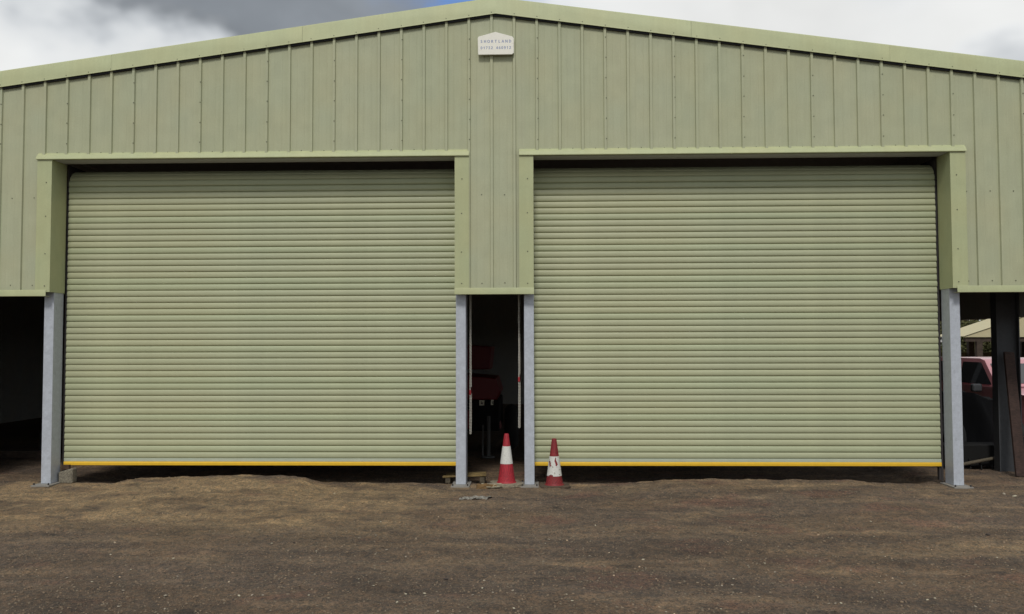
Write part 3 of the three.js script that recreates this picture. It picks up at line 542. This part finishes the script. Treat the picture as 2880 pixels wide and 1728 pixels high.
  for (const x of [0.35, 1.0, 2.95, 4.9, 5.6]) { part('post', bx(x, x + 0.2, -0.1, e - 0.16, -0.2, -0.04), darkWood, bA); part('post', bx(x, x + 0.2, -0.1, e, -dz + 0.1, -dz + 0.3), darkWood, bA); }
  part('back_boarding', bx(0, 5.9, 0, 1.7, -dz + 0.02, -dz + 0.08), wood(0.3, 0.26, 0.14), bA);
  // second outbuilding with a dull tiled roof
  const bB = thing('tiled_outbuilding', 'outbuilding with dull grey brown pitched roof and dark boarded walls', 'building', [20.7, 0, -12.5]);
  const rB = new THREE.MeshStandardMaterial({ color: new THREE.Color().setRGB(0.22, 0.17, 0.16), roughness: 0.9, map: rep(concTex, 1, 1) });
  part('roof', tri([[[-2.6, 2.1, 0], [5, 2.1, 0], [5, 3.6, -3], [-1.3, 3.6, -3]], [[5, 2.1, -6], [-2.6, 2.1, -6], [-1.3, 3.6, -3], [5, 3.6, -3]], [[-2.6, 2.1, -6], [-2.6, 2.1, 0], [-1.3, 3.6, -3]]]), rB, bB); part('wall', bx(-2.3, 4.7, -0.1, 2.09, -5.7, -0.3), darkWood, bB);
}
// hedge trees on the field edge
{
  const leafM = [0, 1, 2].map(i => new THREE.MeshStandardMaterial({ color: new THREE.Color().setRGB(0.085 + 0.02 * i, 0.085 + 0.012 * i, 0.03), roughness: 0.95}));
  const bark = new THREE.MeshStandardMaterial({ color: new THREE.Color().setRGB(0.09, 0.07, 0.05), roughness: 1 });
  const labels = ['tall olive tree standing behind the pale barn roof', 'bushy olive tree filling the gap beside the pale barn', 'rounded olive tree behind the gable of the pale barn', 'slender olive tree farther along the field edge', 'low spreading olive tree at the field edge'];
  [[24.5, -36, 4.5, 2.6], [27.6, -38, 4.1, 2.5], [30.8, -37, 4.7, 2.7], [34, -38, 4.3, 2.5], [21.2, -37, 4.2, 2.5]].forEach(([x, z, h, r], i) => {
    const t = thing('hedge_tree', labels[i], 'tree', [x, ground(x, z) - 0.05, z], 'trees on the field edge');
    const tr = [tube([0, 0, 0], [0.1, h * 0.45, 0], 0.13, 8)]; for (let b = 0; b < 6; b++) { const a = b * 1.05 + i; tr.push(tube([0.06, h * 0.3, 0], [Math.cos(a) * r * 0.6, h * (0.55 + 0.06 * b), Math.sin(a) * r * 0.6], 0.045, 6)); }
    part('trunk', merge(tr), bark, t);
    const P = []; for (let c = 0; c < 90; c++) { const a = rnd() * 6.283, rad = r * Math.sqrt(rnd()) * 0.95, cy = h * rr(0.18, 0.94) * (1 - 0.35 * (rad / r) ** 2), ccx = Math.cos(a) * rad, ccz = Math.sin(a) * rad; const cr = rr(0.25, 0.55);
      for (let l = 0; l < 130; l++) { const v = new THREE.Vector3(rnd() - .5, rnd() - .5, rnd() - .5).normalize().multiplyScalar(cr * Math.cbrt(rnd())), n = new THREE.Vector3(rnd() - .5, rnd() - .2, rnd() - .5).normalize(), u = new THREE.Vector3(rnd() - .5, rnd() - .5, rnd() - .5).cross(n).normalize(), w = n.clone().cross(u), s = rr(0.07, 0.13); const o = new THREE.Vector3(ccx, cy, ccz).add(v);
        const q = [[-1, 0], [0, -0.5], [1, 0], [0, 0.5]].map(([aa, bb]) => o.clone().addScaledVector(u, aa * s).addScaledVector(w, bb * s)); for (const k of [0, 1, 2, 0, 2, 3]) P.push(q[k].x, q[k].y, q[k].z); } }
    const g = new THREE.BufferGeometry(); g.setAttribute('position', new THREE.Float32BufferAttribute(P, 3)); g.computeVertexNormals(); part('crown', g, leafM[i % 3], t);
  });
}

// ------------------------------------------------------------------ gravel and loose stones
{
  const variants = [];
  const stoneGeo = (d, s) => { const g = mergeVertices(new THREE.IcosahedronGeometry(1, d).deleteAttribute('normal').deleteAttribute('uv')), p = g.attributes.position; for (let i = 0; i < p.count; i++) { const v = new THREE.Vector3().fromBufferAttribute(p, i); v.multiplyScalar(1 + 0.38 * N3(v.x * 1.4 + s, v.y * 1.4, v.z * 1.4 + s * 2)); p.setXYZ(i, v.x, v.y * 0.66, v.z * 0.85); } g.computeVertexNormals(); return g; };
  const gm = new THREE.MeshStandardMaterial({ roughness: 0.95, color: 0xffffff });
  const count = 42000, ins = new THREE.InstancedMesh(stoneGeo(0, 3.3), gm, count), M = new THREE.Matrix4(), Q = new THREE.Quaternion(), E = new THREE.Euler(), c = new THREE.Color();
  let k = 0;
  while (k < count) {
    const z = mix(-1.6, 6.6, Math.pow(rnd(), 0.75)), x = rr(-8.6, 8.6); const dens = 0.5 + 1.3 * fbm(x * 0.8, 2.5, z * 1.2, 3) + 0.1 * z - 0.5 * hump(x, -9, -1, 1) * hump(z, -0.4, 2.4, 0.5); if (rnd() > clamp(dens, 0.06, 1)) continue;
    const s = 0.0035 + 0.0105 * Math.pow(rnd(), 3.2); E.set(rr(-0.5, 0.5), rnd() * 6.28, rr(-0.5, 0.5)); Q.setFromEuler(E); M.compose(new THREE.Vector3(x, ground(x, z) + s * 0.15, z), Q, new THREE.Vector3(s * rr(0.8, 1.4), s, s * rr(0.8, 1.3))); ins.setMatrixAt(k, M);
    const v = rnd() < 0.006 ? rr(0.3, 0.5) : rr(0.09, 0.2), w = rr(0, 0.2); c.setRGB(v * (1 + w), v * 0.84, v * (0.6 - w * 0.3)); ins.setColorAt(k, c); k++;
  }
  ins.name = 'gravel'; ins.userData = { kind: 'stuff', label: 'fine brown and grey gravel scattered over the yard', category: 'gravel' }; ins.castShadow = ins.receiveShadow = true; scene.add(ins);
  // single pale stones that stand out on the yard
  const pale = new THREE.MeshStandardMaterial({ color: new THREE.Color().setRGB(0.42, 0.38, 0.28), roughness: 0.95 }), mid = new THREE.MeshStandardMaterial({ color: new THREE.Color().setRGB(0.3, 0.26, 0.2), roughness: 0.95 }), darkS = new THREE.MeshStandardMaterial({ color: new THREE.Color().setRGB(0.05, 0.04, 0.035), roughness: 0.95 });
  for (let i = 0; i < 5; i++) variants.push(stoneGeo(1, i * 5.1 + 1));
  STONES().forEach(([x, z, s, kind], i) => {
    const m = single(['pale_stone', 'buff_stone', 'dark_clod'][kind], variants[i % 5], [pale, mid, darkS][kind], ['pale cream stone chip lying loose on the gravel yard', 'dull buff stone lying loose on the gravel yard', 'dark clod of earth lying on the gravel yard'][kind], ['stone', 'stone', 'clod'][kind], [x, ground(x, z) + s * 0.3, z], ['pale stone chips on the yard', 'buff stones on the yard', 'dark earth clods on the yard'][kind]);
    m.scale.set(s * 1.05, s * 0.6, s * 0.85); m.rotation.set(0.2 * Math.sin(i), i * 1.7, 0.2 * Math.cos(i * 3));
  });
}
function STONES() { return /*STONES*/[[-2.24,3.58,0.012,0],[-2.98,-0.35,0.012,0],[-2.26,0.63,0.012,0],[-3.74,4.10,0.012,0],[-3.72,4.95,0.012,1],[-3.99,4.33,0.012,1],[-3.40,5.11,0.012,0],[-1.95,5.42,0.014,0],[-1.83,5.44,0.012,1],[-1.74,5.43,0.012,1],[-1.33,5.47,0.012,0],[-1.67,3.91,0.012,0],[-2.56,5.49,0.019,1],[-2.84,5.75,0.012,1],[-2.43,5.80,0.012,1],[-3.05,4.19,0.012,0],[-3.27,4.64,0.012,0],[-2.98,5.38,0.012,1],[-2.72,4.87,0.012,1],[-2.52,3.31,0.012,2],[-2.38,3.28,0.012,2],[-2.00,3.58,0.012,2],[-1.95,5.56,0.012,2],[-1.26,2.49,0.012,0],[0.20,1.69,0.012,0],[0.71,3.45,0.012,0],[0.75,3.29,0.014,1],[1.31,2.61,0.012,0],[1.69,4.06,0.016,0],[0.40,3.18,0.012,0],[-0.83,5.17,0.012,0],[-0.35,5.38,0.015,0],[-0.55,5.61,0.012,0],[-0.51,5.40,0.012,0],[0.14,5.26,0.012,0],[0.14,4.97,0.012,0],[0.87,5.45,0.012,0],[0.91,5.60,0.012,0],[-0.18,5.86,0.012,1],[0.41,5.37,0.012,1],[0.24,5.41,0.012,1],[-1.35,3.31,0.012,1],[-1.18,3.21,0.012,1],[1.16,3.92,0.012,1],[-0.94,3.90,0.017,1],[1.65,5.84,0.012,1],[0.43,5.79,0.012,0],[-0.71,4.09,0.012,1],[0.07,5.45,0.012,1],[-1.00,5.00,0.012,0],[-0.21,4.96,0.021,2],[1.83,0.35,0.015,2],[1.74,0.21,0.012,2],[4.64,2.31,0.013,0],[2.83,4.36,0.012,0],[2.66,4.39,0.012,1],[2.40,4.91,0.012,0],[2.36,5.05,0.012,1],[2.26,5.08,0.012,1],[2.83,4.71,0.012,1],[4.33,3.20,0.012,0],[3.69,4.95,0.012,0],[3.87,5.00,0.012,1],[3.87,5.50,0.012,0],[3.96,5.44,0.012,0],[5.24,4.00,0.012,0],[3.14,5.55,0.012,0],[3.09,5.56,0.012,1],[3.04,5.55,0.012,1],[2.11,5.74,0.012,0],[4.19,5.65,0.012,1],[7.18,0.53,0.026,1],[7.25,0.67,0.028,0],[5.21,1.15,0.014,1],[2.98,1.08,0.012,0],[5.69,2.96,0.030,2],[4.86,0.64,0.017,2],[3.97,3.19,0.014,2],[3.57,4.59,0.012,1]]; }

renderer.render(scene, camera);
